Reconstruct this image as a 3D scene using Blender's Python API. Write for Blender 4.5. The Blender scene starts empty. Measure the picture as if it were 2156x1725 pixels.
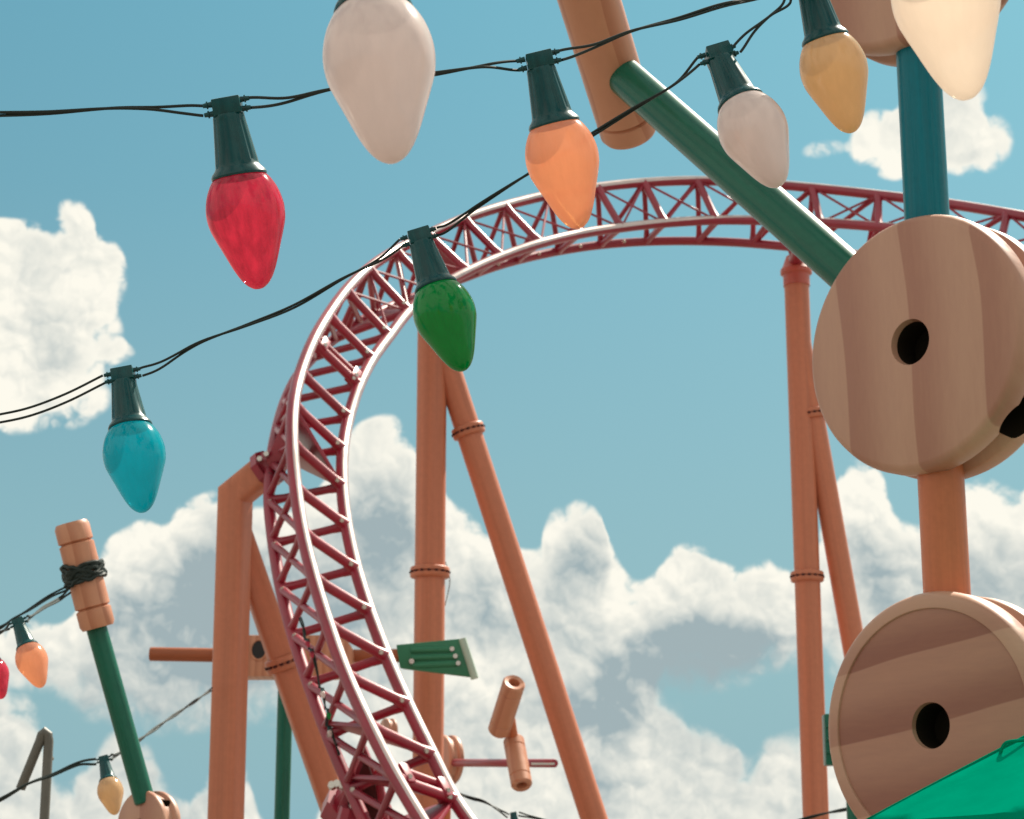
import bpy, bmesh, math, random
from mathutils import Vector, Matrix
random.seed(7)
C = bpy.context.scene.collection
R = math.radians
# ------------------------------------------------------------------ camera
FPX, CX, CY, PITCH = 4190.0, 1078.0, 862.5, R(14)
CAM = Vector((0, 0, 1.7))
RI = Vector((1, 0, 0)); FW = Vector((0, math.cos(PITCH), math.sin(PITCH))); UP = Vector((0, -math.sin(PITCH), math.cos(PITCH)))
def at(px, py, d):
    return CAM + RI * ((px - CX) / FPX * d) + UP * ((CY - py) / FPX * d) + FW * d
def ray(px, py):
    return (at(px, py, 1) - CAM).normalized()
cam = bpy.data.objects.new('camera', bpy.data.cameras.new('camera')); C.objects.link(cam)
cam.location = CAM; cam.rotation_euler = (R(90) + PITCH, 0, 0)
cam.data.lens = 70; cam.data.sensor_width = 36; cam.data.clip_end = 5000; cam.data.clip_start = 0.05
cam.data.dof.use_dof = True; cam.data.dof.focus_distance = 5.7; cam.data.dof.aperture_fstop = 9.0
bpy.context.scene.camera = cam
# ------------------------------------------------------------------ node helpers
class NT:
    def __init__(s, tree): s.t = tree; s.n = tree.nodes; s.l = tree.links
    def node(s, typ, **kw):
        nd = s.n.new(typ)
        for k, v in kw.items():
            if k == 'ins':
                for i, x in v.items(): s.put(nd.inputs[i], x)
            else: setattr(nd, k, v)
        return nd
    def put(s, sock, x):
        if isinstance(x, bpy.types.NodeSocket): s.l.new(x, sock)
        elif isinstance(x, bpy.types.Node): s.l.new(x.outputs[0], sock)
        else:
            if isinstance(x, tuple) and len(x) == 3 and sock.type == 'RGBA': x = (*x, 1)
            sock.default_value = x
    def m(s, op, a, b=0.0, c=0.0, clamp=False):
        nd = s.n.new('ShaderNodeMath'); nd.operation = op; nd.use_clamp = clamp
        s.put(nd.inputs[0], a); s.put(nd.inputs[1], b)
        if op in ('MULTIPLY_ADD', 'COMPARE', 'SMOOTH_MAX'): s.put(nd.inputs[2], c)
        return nd.outputs[0]
    def v(s, op, a, b=(0, 0, 0)):
        nd = s.n.new('ShaderNodeVectorMath'); nd.operation = op
        s.put(nd.inputs[0], a)
        if op == 'SCALE': s.put(nd.inputs['Scale'], b)
        else: s.put(nd.inputs[1], b)
        return nd.outputs['Value'] if op in ('LENGTH', 'DOT_PRODUCT', 'DISTANCE') else nd.outputs[0]
    def ramp(s, x, a, b, lo=0.0, hi=1.0, smooth=True):
        nd = s.n.new('ShaderNodeMapRange'); nd.interpolation_type = 'SMOOTHSTEP' if smooth else 'LINEAR'
        s.put(nd.inputs[0], x); nd.inputs[1].default_value = a; nd.inputs[2].default_value = b
        nd.inputs[3].default_value = lo; nd.inputs[4].default_value = hi
        return nd.outputs[0]
    def mix(s, f, a, b, mode='MIX'):
        nd = s.n.new('ShaderNodeMix'); nd.data_type = 'RGBA'; nd.blend_type = mode
        s.put(nd.inputs[0], f); s.put(nd.inputs[6], a); s.put(nd.inputs[7], b)
        return nd.outputs[2]
    def noise(s, vec, scale, detail=4, rough=0.5, col=False, dist=0.0):
        nd = s.n.new('ShaderNodeTexNoise')
        s.put(nd.inputs['Vector'], vec); nd.inputs['Scale'].default_value = scale
        nd.inputs['Detail'].default_value = detail; nd.inputs['Roughness'].default_value = rough
        nd.inputs['Distortion'].default_value = dist
        return nd.outputs['Color'] if col else nd.outputs[0]
def newmat(name):
    m = bpy.data.materials.new(name); m.use_nodes = True
    t = NT(m.node_tree); b = m.node_tree.nodes['Principled BSDF']
    return m, t, b
def paint(name, col, rough=0.4, coat=0.0, spec=0.5, var=0.12, streak=None, metal=0.0, bump=0.0, nscale=3.0, crough=0.18):
    """painted surface: slight uneven tone, dust and gloss variation"""
    m, t, b = newmat(name)
    tc = t.node('ShaderNodeTexCoord').outputs['Object']
    if streak: vec = t.v('MULTIPLY', tc, streak)
    else: vec = tc
    n1 = t.noise(vec, nscale, 6, 0.6); n2 = t.noise(tc, nscale * 9, 4, 0.6)
    f = t.ramp(n1, 0.3, 0.7, 1 - var, 1 + var * 0.6, False)
    f2 = t.ramp(n2, 0.3, 0.7, 1 - var * 0.35, 1 + var * 0.25, False)
    c = t.v('SCALE', t.v('SCALE', (col[0], col[1], col[2]), f), f2)
    t.put(b.inputs['Base Color'], c)
    t.put(b.inputs['Roughness'], t.ramp(n1, 0.25, 0.75, rough * 0.85, min(1, rough * 1.2), False))
    b.inputs['Coat Weight'].default_value = coat; b.inputs['Coat Roughness'].default_value = crough
    b.inputs['Specular IOR Level'].default_value = spec; b.inputs['Metallic'].default_value = metal
    if bump:
        bp = t.node('ShaderNodeBump', ins={'Height': n2}); bp.inputs['Strength'].default_value = bump; bp.inputs['Distance'].default_value = 0.01
        t.put(b.inputs['Normal'], bp)
    return m
def wood(name, col, dark, freq=2.2, axis=0, slope=0.08, rough=0.42, off=0.0):
    """toy timber: broad saw-tooth grain bands that darken slowly and end sharply"""
    m, t, b = newmat(name)
    tc = t.node('ShaderNodeTexCoord').outputs['Object']
    sp = t.node('ShaderNodeSeparateXYZ', ins={0: tc})
    wob = t.noise(tc, 0.9, 1, 0.4)
    x = t.m('MULTIPLY_ADD', sp.outputs[1 - axis], slope, sp.outputs[axis])
    x = t.m('MULTIPLY_ADD', t.m('SUBTRACT', wob, 0.5), 0.14, x)
    ph = t.m('MULTIPLY_ADD', x, freq, off)
    fr = t.m('FRACT', ph)
    fr = t.m('MULTIPLY', t.ramp(fr, 0.05, .75), t.ramp(fr, 0.97, 1.0, 1, 0))
    fine = t.noise(t.v('MULTIPLY', tc, (9 if axis == 0 else 1.5, 9 if axis == 1 else 1.5, 2)), 4, 5, 0.6)
    f = t.m('ADD', t.m('MULTIPLY', fr, 0.85), t.ramp(fine, 0.3, 0.7, -0.1, 0.15, False), clamp=True)
    t.put(b.inputs['Base Color'], t.mix(f, dark, col))
    b.inputs['Roughness'].default_value = rough
    t.put(b.inputs['Roughness'], t.ramp(fine, 0.3, 0.7, rough * .85, rough * 1.2))
    return m
def bulbmat(name, col, clear=0.22, trans=0.55, rough=0.12, streaks=0.0, tint=None):
    """thin coloured plastic shell: diffuses, lets light through, glossy skin"""
    m = bpy.data.materials.new(name); m.use_nodes = True
    t = NT(m.node_tree); b = m.node_tree.nodes['Principled BSDF']; out = m.node_tree.nodes['Material Output']
    tc = t.node('ShaderNodeTexCoord').outputs['Object']
    n = t.noise(t.v('MULTIPLY', tc, (14, 14, 2.0)), 3, 5, 0.6)
    c = t.v('SCALE', (col[0], col[1], col[2]), t.ramp(n, 0.35, 0.7, 1 - streaks, 1 + streaks * 1.2, False))
    t.put(b.inputs['Base Color'], c); b.inputs['Roughness'].default_value = rough
    b.inputs['Coat Weight'].default_value = 0.45; b.inputs['Coat Roughness'].default_value = 0.035
    tr = t.node('ShaderNodeBsdfTranslucent'); t.put(tr.inputs[0], c)
    tp = t.node('ShaderNodeBsdfTransparent'); tp.inputs[0].default_value = (*(tint or [min(1, x * 1.3) for x in col]), 1)
    m1 = t.node('ShaderNodeMixShader', ins={0: trans, 1: b.outputs[0], 2: tr.outputs[0]})
    m2 = t.node('ShaderNodeMixShader', ins={0: clear, 1: m1.outputs[0], 2: tp.outputs[0]})
    t.put(out.inputs[0], m2)
    return m
M = {}
M['maroon'] = paint('maroon paint', (0.31, 0.007, 0.028), 0.42, 0.55, 0.4, 0.22, nscale=1.6, crough=0.36)
_b = M['maroon'].node_tree.nodes['Principled BSDF']
_b.inputs['Coat IOR'].default_value = 1.6; _b.inputs['Sheen Weight'].default_value = .04; _b.inputs['Sheen Roughness'].default_value = .45
_b.inputs['Sheen Tint'].default_value = (1, .78, .72, 1)
M['steel'] = paint('worn running steel', (0.62, 0.50, 0.47), 0.34, 0, 0.6, 0.12, metal=0.75)
M['bolt'] = paint('zinc bolt', (0.62, 0.56, 0.5), 0.25, 0.0, 0.6, 0.1, metal=0.8)
M['copper'] = paint('orange column paint', (0.56, 0.185, 0.098), 0.45, 0.05, 0.35, 0.15, streak=(6, 6, 0.1), nscale=1.4)
M['capred'] = paint('red flange paint', (0.52, 0.11, 0.07), 0.4, 0.1)
M['rodorange'] = paint('orange rod', (0.56, 0.165, 0.07), 0.4, 0.0, 0.3, 0.14, streak=(6, 6, 0.3))
M['rodgreen'] = paint('green rod', (0.007, 0.112, 0.066), 0.27, 0.0, 0.32, 0.2, streak=(5, 5, 0.5))
M['rodteal'] = paint('teal rod', (0.0, 0.15, 0.19), 0.27, 0.0, 0.22, 0.15, streak=(8, 8, 0.4))
M['fingreen'] = paint('green fin', (0.03, 0.19, 0.095), 0.38, 0.0, 0.4)
M['socket'] = paint('dark green socket plastic', (0.0, 0.058, 0.060), 0.26, 0.0, 0.35, 0.3, streak=(6, 6, 1), nscale=6)
M['wire'] = paint('black green wire', (0.007, 0.016, 0.012), 0.5, 0, 0.4, 0.2)
M['bore'] = paint('near-black bore', (0.016, 0.011, 0.006), 0.8, 0, 0.1)  # near-black colour for the walls and floors of the openings
M['litedge'] = paint('pale green painted sunlight', (0.42, 0.52, 0.42), 0.35, 0.0, 0.5)  # pale colour painting in sunlight on the end edge of the fin
M['rodbrown'] = paint('brown rod', (0.36, 0.10, 0.04), 0.4, 0.0, 0.3, 0.14, streak=(6, 6, 0.3))
M['darkred'] = paint('very dark red', (0.06, 0.012, 0.010), 0.5, 0.0, 0.3)
M['grey'] = paint('weathered grey pipe', (0.13, 0.12, 0.10), 0.5, 0, 0.5, 0.15)
M['dark'] = paint('black fitting and painted shade', (0.01, 0.008, 0.008), 0.5)
M['woodv'] = wood('spool timber upright grain', (0.53, 0.285, 0.188), (0.385, 0.165, 0.105), 2.56, 0, 0.07, off=0.0)
M['woodh'] = wood('spool timber cross grain', (0.53, 0.29, 0.19), (0.42, 0.195, 0.125), 3.1, 1, -0.14, off=0.0)
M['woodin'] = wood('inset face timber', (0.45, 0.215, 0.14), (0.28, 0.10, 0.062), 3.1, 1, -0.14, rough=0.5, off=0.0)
M['woodc'] = wood('turned connector timber', (0.60, 0.27, 0.155), (0.47, 0.18, 0.095), 9, 0, 0.0, off=0.2)
# ------------------------------------------------------------------ mesh helpers
class MB:
    def __init__(s): s.v = []; s.f = []; s.mi = []
    def add(s, vs, fs, mi=0, mis=None):
        o = len(s.v); s.v += [Vector(p) for p in vs]; s.f += [tuple(i + o for i in f) for f in fs]
        s.mi += mis if mis else [mi] * len(fs); return s
    def tube(s, pts, r, seg=12, caps=True, mi=0, ref=None, strip=None, closed=False):
        """sweep a circle; ref(i) gives a stable side vector; strip=(lo,hi) angle range gets material 1"""
        pts = [Vector(p) for p in pts]; n = len(pts); vs = []; fs = []; mis = []; prev = None
        for i, p in enumerate(pts):
            if closed: t = (pts[(i + 1) % n] - pts[i - 1]).normalized()
            else: t = (pts[min(i + 1, n - 1)] - pts[max(i - 1, 0)]).normalized()
            a = Vector(ref[i]) if ref else (prev if prev else (Vector((0, 0, 1)) if abs(t.z) < 0.9 else Vector((1, 0, 0))))
            a = (a - t * a.dot(t)).normalized(); b = t.cross(a); prev = a
            rr = r[i] if isinstance(r, (list, tuple)) else r
            for k in range(seg):
                th = 2 * math.pi * k / seg; vs.append(p + (a * math.cos(th) + b * math.sin(th)) * rr)
        for i in range(n if closed else n - 1):
            j = (i + 1) % n
            for k in range(seg):
                k2 = (k + 1) % seg
                fs.append((i * seg + k, i * seg + k2, j * seg + k2, j * seg + k))
                th = (360 * (k + .5) / seg + 180) % 360 - 180
                mis.append(1 if strip and strip[0] <= th <= strip[1] else mi)
        if caps and not closed:
            fs.append(tuple(range(seg))[::-1]); fs.append(tuple((n - 1) * seg + k for k in range(seg))); mis += [mi, mi]
        return s.add(vs, fs, mis=mis)
    def cyl(s, a, b, r, r2=None, seg=16, mi=0, caps=True):
        return s.tube([a, b], [r, r if r2 is None else r2], seg, caps, mi)
    def lathe(s, prof, mat=None, seg=48, mi=0, rfun=None):
        """profile [(r,z)] turned about z; r==0 ends close"""
        mat = mat or Matrix(); vs = []; fs = []; n = len(prof); idx = []
        for i, (r, z) in enumerate(prof):
            if r <= 1e-6: idx.append([len(vs)]); vs.append(mat @ Vector((0, 0, z)))
            else:
                row = []
                for k in range(seg):
                    th = 2 * math.pi * k / seg; rr = r * (rfun(th, z) if rfun else 1)
                    row.append(len(vs)); vs.append(mat @ Vector((rr * math.cos(th), rr * math.sin(th), z)))
                idx.append(row)
        for i in range(n - 1):
            a, b = idx[i], idx[i + 1]
            for k in range(seg):
                k2 = (k + 1) % seg
                if len(a) == 1 and len(b) == 1: continue
                if len(a) == 1: fs.append((a[0], b[k2], b[k]))
                elif len(b) == 1: fs.append((a[k], a[k2], b[0]))
                else: fs.append((a[k], a[k2], b[k2], b[k]))
        return s.add(vs, fs, mi)
    def box(s, mat, sx, sy, sz, mi=0, bev=0.0):
        bm = bmesh.new(); bmesh.ops.create_cube(bm, size=1)
        for v in bm.verts: v.co = Vector((v.co.x * sx, v.co.y * sy, v.co.z * sz))
        if bev: bmesh.ops.bevel(bm, geom=list(bm.edges), offset=bev, segments=2, affect='EDGES', profile=0.6)
        bm.verts.index_update()
        s.add([mat @ v.co for v in bm.verts], [tuple(v.index for v in f.verts) for f in bm.faces], mi); bm.free(); return s
    def prism(s, poly, off, mi=0):
        """poly: list of 3-D points (planar); off: thickness vector"""
        n = len(poly); off = Vector(off); a = [Vector(p) - off * .5 for p in poly]; b = [Vector(p) + off * .5 for p in poly]
        fs = [tuple(range(n))[::-1], tuple(range(n, 2 * n))] + [(i, (i + 1) % n, n + (i + 1) % n, n + i) for i in range(n)]
        return s.add(a + b, fs, mi)
    def build(s, name, mats, parent=None, smooth=True, origin=None, bevel=0.0, ang=32, label=None):
        me = bpy.data.meshes.new(name)
        o = bpy.data.objects.new(name, me)
        inv = None
        if parent is not None:
            inv = WM[parent.name].inverted()
        L = origin.copy() if isinstance(origin, Matrix) else Matrix(); Li = L.inverted()
        me.from_pydata([Li @ v for v in s.v], [], s.f)
        for m in (mats if isinstance(mats, (list, tuple)) else [mats]): me.materials.append(m)
        for p, i in zip(me.polygons, s.mi): p.material_index = i
        bm = bmesh.new(); bm.from_mesh(me); bmesh.ops.recalc_face_normals(bm, faces=bm.faces)
        if bevel:
            es = [e for e in bm.edges if len(e.link_faces) == 2 and e.calc_face_angle(0) > R(35)]
            bmesh.ops.bevel(bm, geom=es, offset=bevel, segments=2, affect='EDGES', profile=0.6)
        bm.to_mesh(me); bm.free()
        if smooth:
            me.polygons.foreach_set('use_smooth', [True] * len(me.polygons)); me.set_sharp_from_angle(angle=R(ang))
        C.objects.link(o)
        WM[o.name] = L
        if parent is not None:
            o.parent = parent; o.matrix_local = inv @ L
        else: o.matrix_world = L
        if label: o['label'] = label
        return o
WM = {}
def thing(name, label, cat, loc=(0, 0, 0), group=None, mat=None):
    o = bpy.data.objects.new(name, None); C.objects.link(o); o.empty_display_size = 0.1
    L = mat if mat is not None else Matrix.Translation(Vector(loc)); o.matrix_world = L; WM[o.name] = L
    o['label'] = label; o['category'] = cat
    if group: o['group'] = group
    return o
def tag(o, label, cat, group=None):
    o['label'] = label; o['category'] = cat
    if group: o['group'] = group
def frame(origin, z, x=None):
    z = Vector(z).normalized(); x = Vector(x) if x is not None else (Vector((0, 0, 1)) if abs(z.z) < .9 else Vector((1, 0, 0)))
    x = (x - z * x.dot(z)).normalized(); y = z.cross(x)
    m = Matrix((x, y, z)).transposed().to_4x4(); m.translation = Vector(origin); return m
def catmull(P, sub=8):
    P = [Vector(p) for p in P]; out = []
    for i in range(len(P) - 1):
        p0 = P[i - 1] if i else P[0] * 2 - P[1]; p1 = P[i]; p2 = P[i + 1]; p3 = P[i + 2] if i + 2 < len(P) else P[-1] * 2 - P[-2]
        for k in range(sub):
            t = k / sub
            out.append(0.5 * ((2 * p1) + (p2 - p0) * t + (2 * p0 - 5 * p1 + 4 * p2 - p3) * t * t + (3 * p1 - p0 - 3 * p2 + p3) * t ** 3))
    out.append(P[-1]); return out
def dropline(a, b, z=0.0):
    """point where the line a->b reaches height z"""
    a = Vector(a); b = Vector(b); t = (z - a.z) / (b.z - a.z); return a + (b - a) * t

def atY(px, py, Y):
    d = ray(px, py); return CAM + d * ((Y - CAM.y) / d.y)

# ------------------------------------------------------------------ ground
m, t, b = newmat('concrete paving')
tc = t.node('ShaderNodeTexCoord').outputs['Object']
br = t.node('ShaderNodeTexBrick', ins={'Vector': tc, 'Color1': (0.19, 0.165, 0.145), 'Color2': (0.165, 0.14, 0.12), 'Mortar': (0.09, 0.08, 0.07), 'Scale': 1.0})
br.inputs['Mortar Size'].default_value = 0.008; br.inputs['Brick Width'].default_value = 1.2; br.inputs['Row Height'].default_value = 0.6
t.put(b.inputs['Base Color'], t.mix(t.ramp(t.noise(tc, 0.7, 8, 0.6), 0.35, 0.7, 0, 0.35), br.outputs[0], (0.13, 0.11, 0.095)))
b.inputs['Roughness'].default_value = 0.85
g = MB().add([(-600, -600, 0), (600, -600, 0), (600, 1200, 0), (-600, 1200, 0)], [(0, 1, 2, 3)]).build('ground', m, smooth=False)
g['kind'] = 'structure'

# ------------------------------------------------------------------ coaster track
TR = [  # R1, R2, S (px), depth of R1, R2 depth offset, spine depth offset
 ((985, 1890), (1090, 1880), (850, 1890), 21.2, .5, 1.0),
 ((905, 1757), (1022, 1775), (790, 1775), 21.6, .5, 1.0),
 ((835, 1640), (958, 1684), (738, 1662), 22.0, .5, 1.0),
 ((777, 1528), (910, 1590), (690, 1548), 22.4, .5, 1.0),
 ((729, 1422), (858, 1483), (650, 1440), 22.9, .5, 1.0),
 ((691, 1316), (814, 1383), (617, 1338), 23.4, .5, 1.0),
 ((661, 1218), (778, 1288), (592, 1240), 23.9, .5, 1.0),
 ((637, 1121), (750, 1198), (576, 1145), 24.4, .5, 1.0),
 ((623, 1028), (730, 1107), (567, 1055), 24.9, .5, 1.0),
 ((615, 933), (721, 1025), (571, 972), 25.4, .5, 1.0),
 ((618, 852), (722, 947), (583, 905), 26.0, .48, 1.05),
 ((633, 785), (734, 880), (600, 847), 26.7, .44, 1.1),
 ((659, 719), (756, 812), (625, 795), 27.4, .36, 1.1),
 ((691, 664), (784, 757), (660, 752), 28.2, .26, 1.1),
 ((729, 612), (820, 708), (706, 713), 29.0, .14, 1.1),
 ((776, 566), (861, 656), (758, 678), 29.9, 0, 1.05),
 ((833, 528), (915, 611), (820, 647), 30.8, -.12, 1.0),
 ((902, 494), (985, 572), (890, 620), 31.6, -.22, .95),
 ((977, 461), (1056, 541), (965, 590), 32.4, -.32, .85),
 ((1062, 434), (1138, 513), (1048, 560), 33.2, -.4, .75),
 ((1157, 411), (1222, 493), (1133, 538), 34.0, -.45, .7),
 ((1258, 395), (1308, 480), (1220, 522), 34.6, -.5, .65),
 ((1356, 385), (1400, 470), (1312, 512), 35.0, -.5, .6),
 ((1469, 381), (1508, 464), (1415, 508), 35.0, -.5, .6),
 ((1588, 386), (1620, 465), (1530, 510), 34.6, -.5, .6),
 ((1711, 396), (1727, 469), (1640, 518), 34.0, -.5, .6),
 ((1849, 411), (1849, 478), (1762, 531), 33.2, -.5, .6),
 ((1985, 428), (1977, 493), (1888, 550), 32.2, -.5, .6),
 ((2120, 450), (2105, 518), (2013, 575), 31.0, -.5, .6),
 ((2262, 478), (2240, 552), (2143, 608), 30.0, -.5, .6),
 ((2410, 512), (2380, 592), (2280, 650), 29.0, -.5, .6)]
P1 = [at(*r[0], r[3]) for r in TR]; P2 = [at(*r[1], r[3] + r[4]) for r in TR]; PS = [at(*r[2], r[3] + r[4] * .5 + r[5]) for r in TR]
track = thing('coaster_track', 'dark red lattice rollercoaster track sweeping up the middle and curving away over the top', 'rollercoaster track', (P1[0].x, P1[0].y, 0))
SUB = 8
c1, c2, cs = catmull(P1, SUB), catmull(P2, SUB), catmull(PS, SUB)
ref1 = [((a + b_) * .5 - s_) for a, b_, s_ in zip(c1, c2, cs)]
mk = [M['maroon'], M['steel']]
MB().tube(c1, 0.084, 20, ref=ref1, strip=(-42, 42)).build('running_rail', mk, track)
MB().tube(c2, 0.084, 20, ref=ref1, strip=(-42, 42)).build('running_rail', mk, track)
MB().tube(cs, 0.078, 16).build('spine_tube', M['maroon'], track)
n = len(TR)
def flared(a, b, r, fl=1.5, seg=12):
    a = Vector(a); b = Vector(b); d = b - a
    return MB().tube([a, a + d * .12, a + d * .2, a + d * .8, a + d * .88, b], [r * fl, r * 1.15, r, r, r * 1.15, r * fl], seg)
def boltmb(p, ax, r=0.03, h=0.03):
    p = Vector(p); ax = Vector(ax).normalized()
    return MB().cyl(p, p + ax * h, r, r * .8, 8)
for i in range(n):
    a, b_ = P1[i], P2[i]; sn = (((a + b_) * .5) - PS[i]).normalized()
    tie = flared(a, b_, 0.064, 1.35).build('cross_tie', M['maroon'], track)
    if TR[i][3] < 31:
        q = a.lerp(b_, .84) + sn * .045
        boltmb(q, sn, .035, .04).build('bolt', M['bolt'], tie)
    if 14 <= i < n - 1:
        MB().cyl(P1[i], P2[i + 1], 0.021, seg=8).build('bracing_rod', M['maroon'], track)
        MB().cyl(P1[i + 1], P2[i], 0.021, seg=8).build('bracing_rod', M['maroon'], track)
    if 1 < i < 13:
        w_ = (b_ - a).normalized(); q = P1[i] + w_ * .13 + sn * .03 + (P1[i + 1] - P1[i]).normalized() * .06
        boltmb(q, sn, .032, .05).build('bolt', M['bolt'], tie)
    if i < 15:                                            # zigzag lattice on the descending curve
        if i < n - 1:
            flared(P2[i + 1], cs[i * SUB], .056, 1.3, 12).build('truss_brace', M['maroon'], track)
            flared(P1[i], cs[(i + 1) * SUB], .045, 1.4, 10).build('truss_brace', M['maroon'], track)
            flared(P1[i + 1], cs[i * SUB + 1], .045, 1.4, 10).build('truss_brace', M['maroon'], track)
    else:
        sm = cs[min(i * SUB + SUB // 2, len(cs) - 1)]; sp = cs[max(i * SUB - SUB // 2, 0)]
        flared(P1[i], sm, .047, 1.5, 10).build('truss_brace', M['maroon'], track)
        flared(P2[i], sm, .05, 1.5, 10).build('truss_brace', M['maroon'], track)
        flared(P1[i], sp, .042, 1.5, 10).build('truss_brace', M['maroon'], track)
# bolted joints where two track lengths meet: doubled tie and flange blocks
for i in (2, 12):
    d = (P1[i + 1] - P1[i]).normalized(); w = (P2[i] - P1[i]).normalized(); sn = ref1[i * SUB].normalized()
    e = d * .17
    j = flared(P1[i] + e, P2[i] + e, .05, 1.1).build('joint_tie', M['maroon'], track)
    for P_, off in ((P1[i], w * .15), (P2[i], w * -.15)):
        mb = MB().box(frame(P_ + e * .5 + off, d, w), .13, .17, .26, bev=.02)
        fl = mb.build('joint_flange', M['maroon'], j)
        boltmb(P_ + e * .5 + off + sn * .08, sn, .035, .045).build('bolt', M['bolt'], fl)
# gusset plates where the supports take hold
def gusset(i, j, th=.05, k=1.0):
    s = cs[int(i * SUB + SUB // 2)]
    poly = [P1[i], P2[j], PS[i].lerp(s, .5)]
    nrm = (poly[1] - poly[0]).cross(poly[2] - poly[0]).normalized()
    return MB().prism(poly, nrm * th).build('gusset_plate', M['maroon'], track, bevel=.01)
gusset(9, 9); gusset(10, 9); gusset(17, 17); gusset(18, 17); gusset(3, 3); gusset(2, 2); gusset(1, 2)
# bolt heads along the spine
for i in range(1, n - 8):
    p = cs[i * SUB]; o_ = (CAM - p).normalized()
    boltmb(p + o_ * .08 + ref1[i * SUB].normalized() * .04, o_, .035, .05).build('spine_bolt', M['bolt'], track)

# ------------------------------------------------------------------ coaster supports
def flange(p, ax, r, parent, k=1.3, seg=28):
    ax = Vector(ax).normalized(); p = Vector(p)
    fr = frame(p, ax); e = .012
    prof = [(r * .98, -.10), (r * (k + .3) / 1.3, -.085), (r * k * .98, -.075), (r * k, -.06), (r * k, -.018), (r * k * .9, -.014), (r * k * .9, .014), (r * k, .018), (r * k, .06), (r * k * .98, .075), (r * (k + .3) / 1.3, .085), (r * .98, .10)]
    f = MB().lathe(prof, fr, seg).build('bolted_flange', M['copper'], parent)
    for q in range(16):
        th = 2 * math.pi * q / 16
        c = fr @ Vector((math.cos(th) * r * k * .965, math.sin(th) * r * k * .965, -.0175))
        MB().cyl(c, c + ax * .035, .026, seg=6).build('flange_bolt', M['darkred'], f)
def boxy(th, n=5.0, rot=.22):
    c, s_ = abs(math.cos(th + rot)), abs(math.sin(th + rot)); return 1 / (c ** n + s_ ** n) ** (1 / n)
def column(parent, a, b, r, name='column', z0=0.0, top=None, mats=None, box=False):
    """a upper, b lower point; extended down to the ground"""
    a = Vector(a); e = dropline(a, b, z0)
    pts = ([Vector(top)] if top is not None else []) + [a, e]
    og = frame(e, a - e)
    if top is not None:   # mitred elbow
        d0 = (pts[0] - pts[1]).normalized(); d1 = (pts[2] - pts[1]).normalized()
        bis = (d0 - d1).normalized()
        vs = []; seg = 48
        x = d0.cross(d1).normalized()
        for (p, d) in ((pts[0], -d0), (pts[1], bis * -1), (pts[2], d1)):
            y = d.cross(x).normalized(); sc = 1 / max(.5, abs((d1).dot(d))) if p is pts[1] else 1
            for k in range(seg):
                th = 2 * math.pi * k / seg; q_ = boxy(th) if box else 1; vs.append(p + x * math.cos(th) * r * q_ + y * math.sin(th) * r * sc * q_)
        fs = [(i * seg + k, i * seg + (k + 1) % seg, (i + 1) * seg + (k + 1) % seg, (i + 1) * seg + k) for i in range(2) for k in range(seg)]
        fs += [tuple(range(seg)), tuple(2 * seg + k for k in range(seg))]
        mb = MB().add(vs, fs)
    elif box:
        vs = []; seg = 48
        for p in (a, e):
            fr_ = frame(p, a - e, (1, 0, 0))
            for k in range(seg): th = 2 * math.pi * k / seg; q_ = boxy(th, 5, -.3); vs.append(fr_ @ Vector((math.cos(th) * r * q_, math.sin(th) * r * q_, 0)))
        mb = MB().add(vs, [(k, (k + 1) % seg, seg + (k + 1) % seg, seg + k) for k in range(seg)] + [tuple(range(seg)), tuple(range(seg, 2 * seg))])
    else: mb = MB().cyl(a, e, r, seg=36)
    o = mb.build(name, mats or M['copper'], parent, origin=og, ang=25)
    return e
def footing(parent, p, r=.55):
    MB().lathe([(0, 0.0), (r, 0.0), (r, .25), (r * .9, .3), (0, .3)], Matrix.Translation(Vector((p.x, p.y, 0.004))), 24).build('footing', M['grey'], parent)
SG = 'orange steel supports of the rollercoaster'
# left support
a = at(496, 1042, 26.9); b_ = at(481, 1725, 26.9 - .9)
b_ = Vector((a.x, a.y, b_.z)) + Vector(((b_ - a).x * .6, 0, 0))
s1 = thing('track_support', 'orange tubular support with a bent head carrying the left side of the red track', 'track support', (a.x, a.y, 0), SG)
e = column(s1, a, b_, .200, top=at(566, 985, 26.7), box=True); footing(s1, e)
la = at(489, 1085, 27.0); lb = at(712, 1725, 26.9); e = column(s1, la, lb, .178, 'leaning_leg', box=True); footing(s1, e)
flange(la.lerp(lb, (1396 - 1085) / 640), lb - la, .205, s1, 1.22)
hd = MB(); p0, p1 = at(556, 993, 26.72), at(590, 965, 26.6)
hd.cyl(p0, p0.lerp(p1, .35), .27, .27, 8).cyl(p0.lerp(p1, .55), p1, .22, .15, 8)
hd.cyl(p0.lerp(p1, .3), p0.lerp(p1, .6), .20, .20, 8)
head = hd.build('head_bracket', M['maroon'], s1)
for px, py in ((548, 968), (562, 958), (570, 1003), (583, 990)):
    boltmb(at(px, py, 26.45), (0, -1, 0), .045, .08).build('head_bolt', M['bolt'] if py < 970 else M['dark'], head)
MB().prism([at(585, 1000, 26.5), at(560, 975, 26.5), at(606, 868, 26.4), at(612, 930, 26.3)], (0, .12, 0)).build('head_fin', M['maroon'], s1, bevel=.01)
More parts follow.
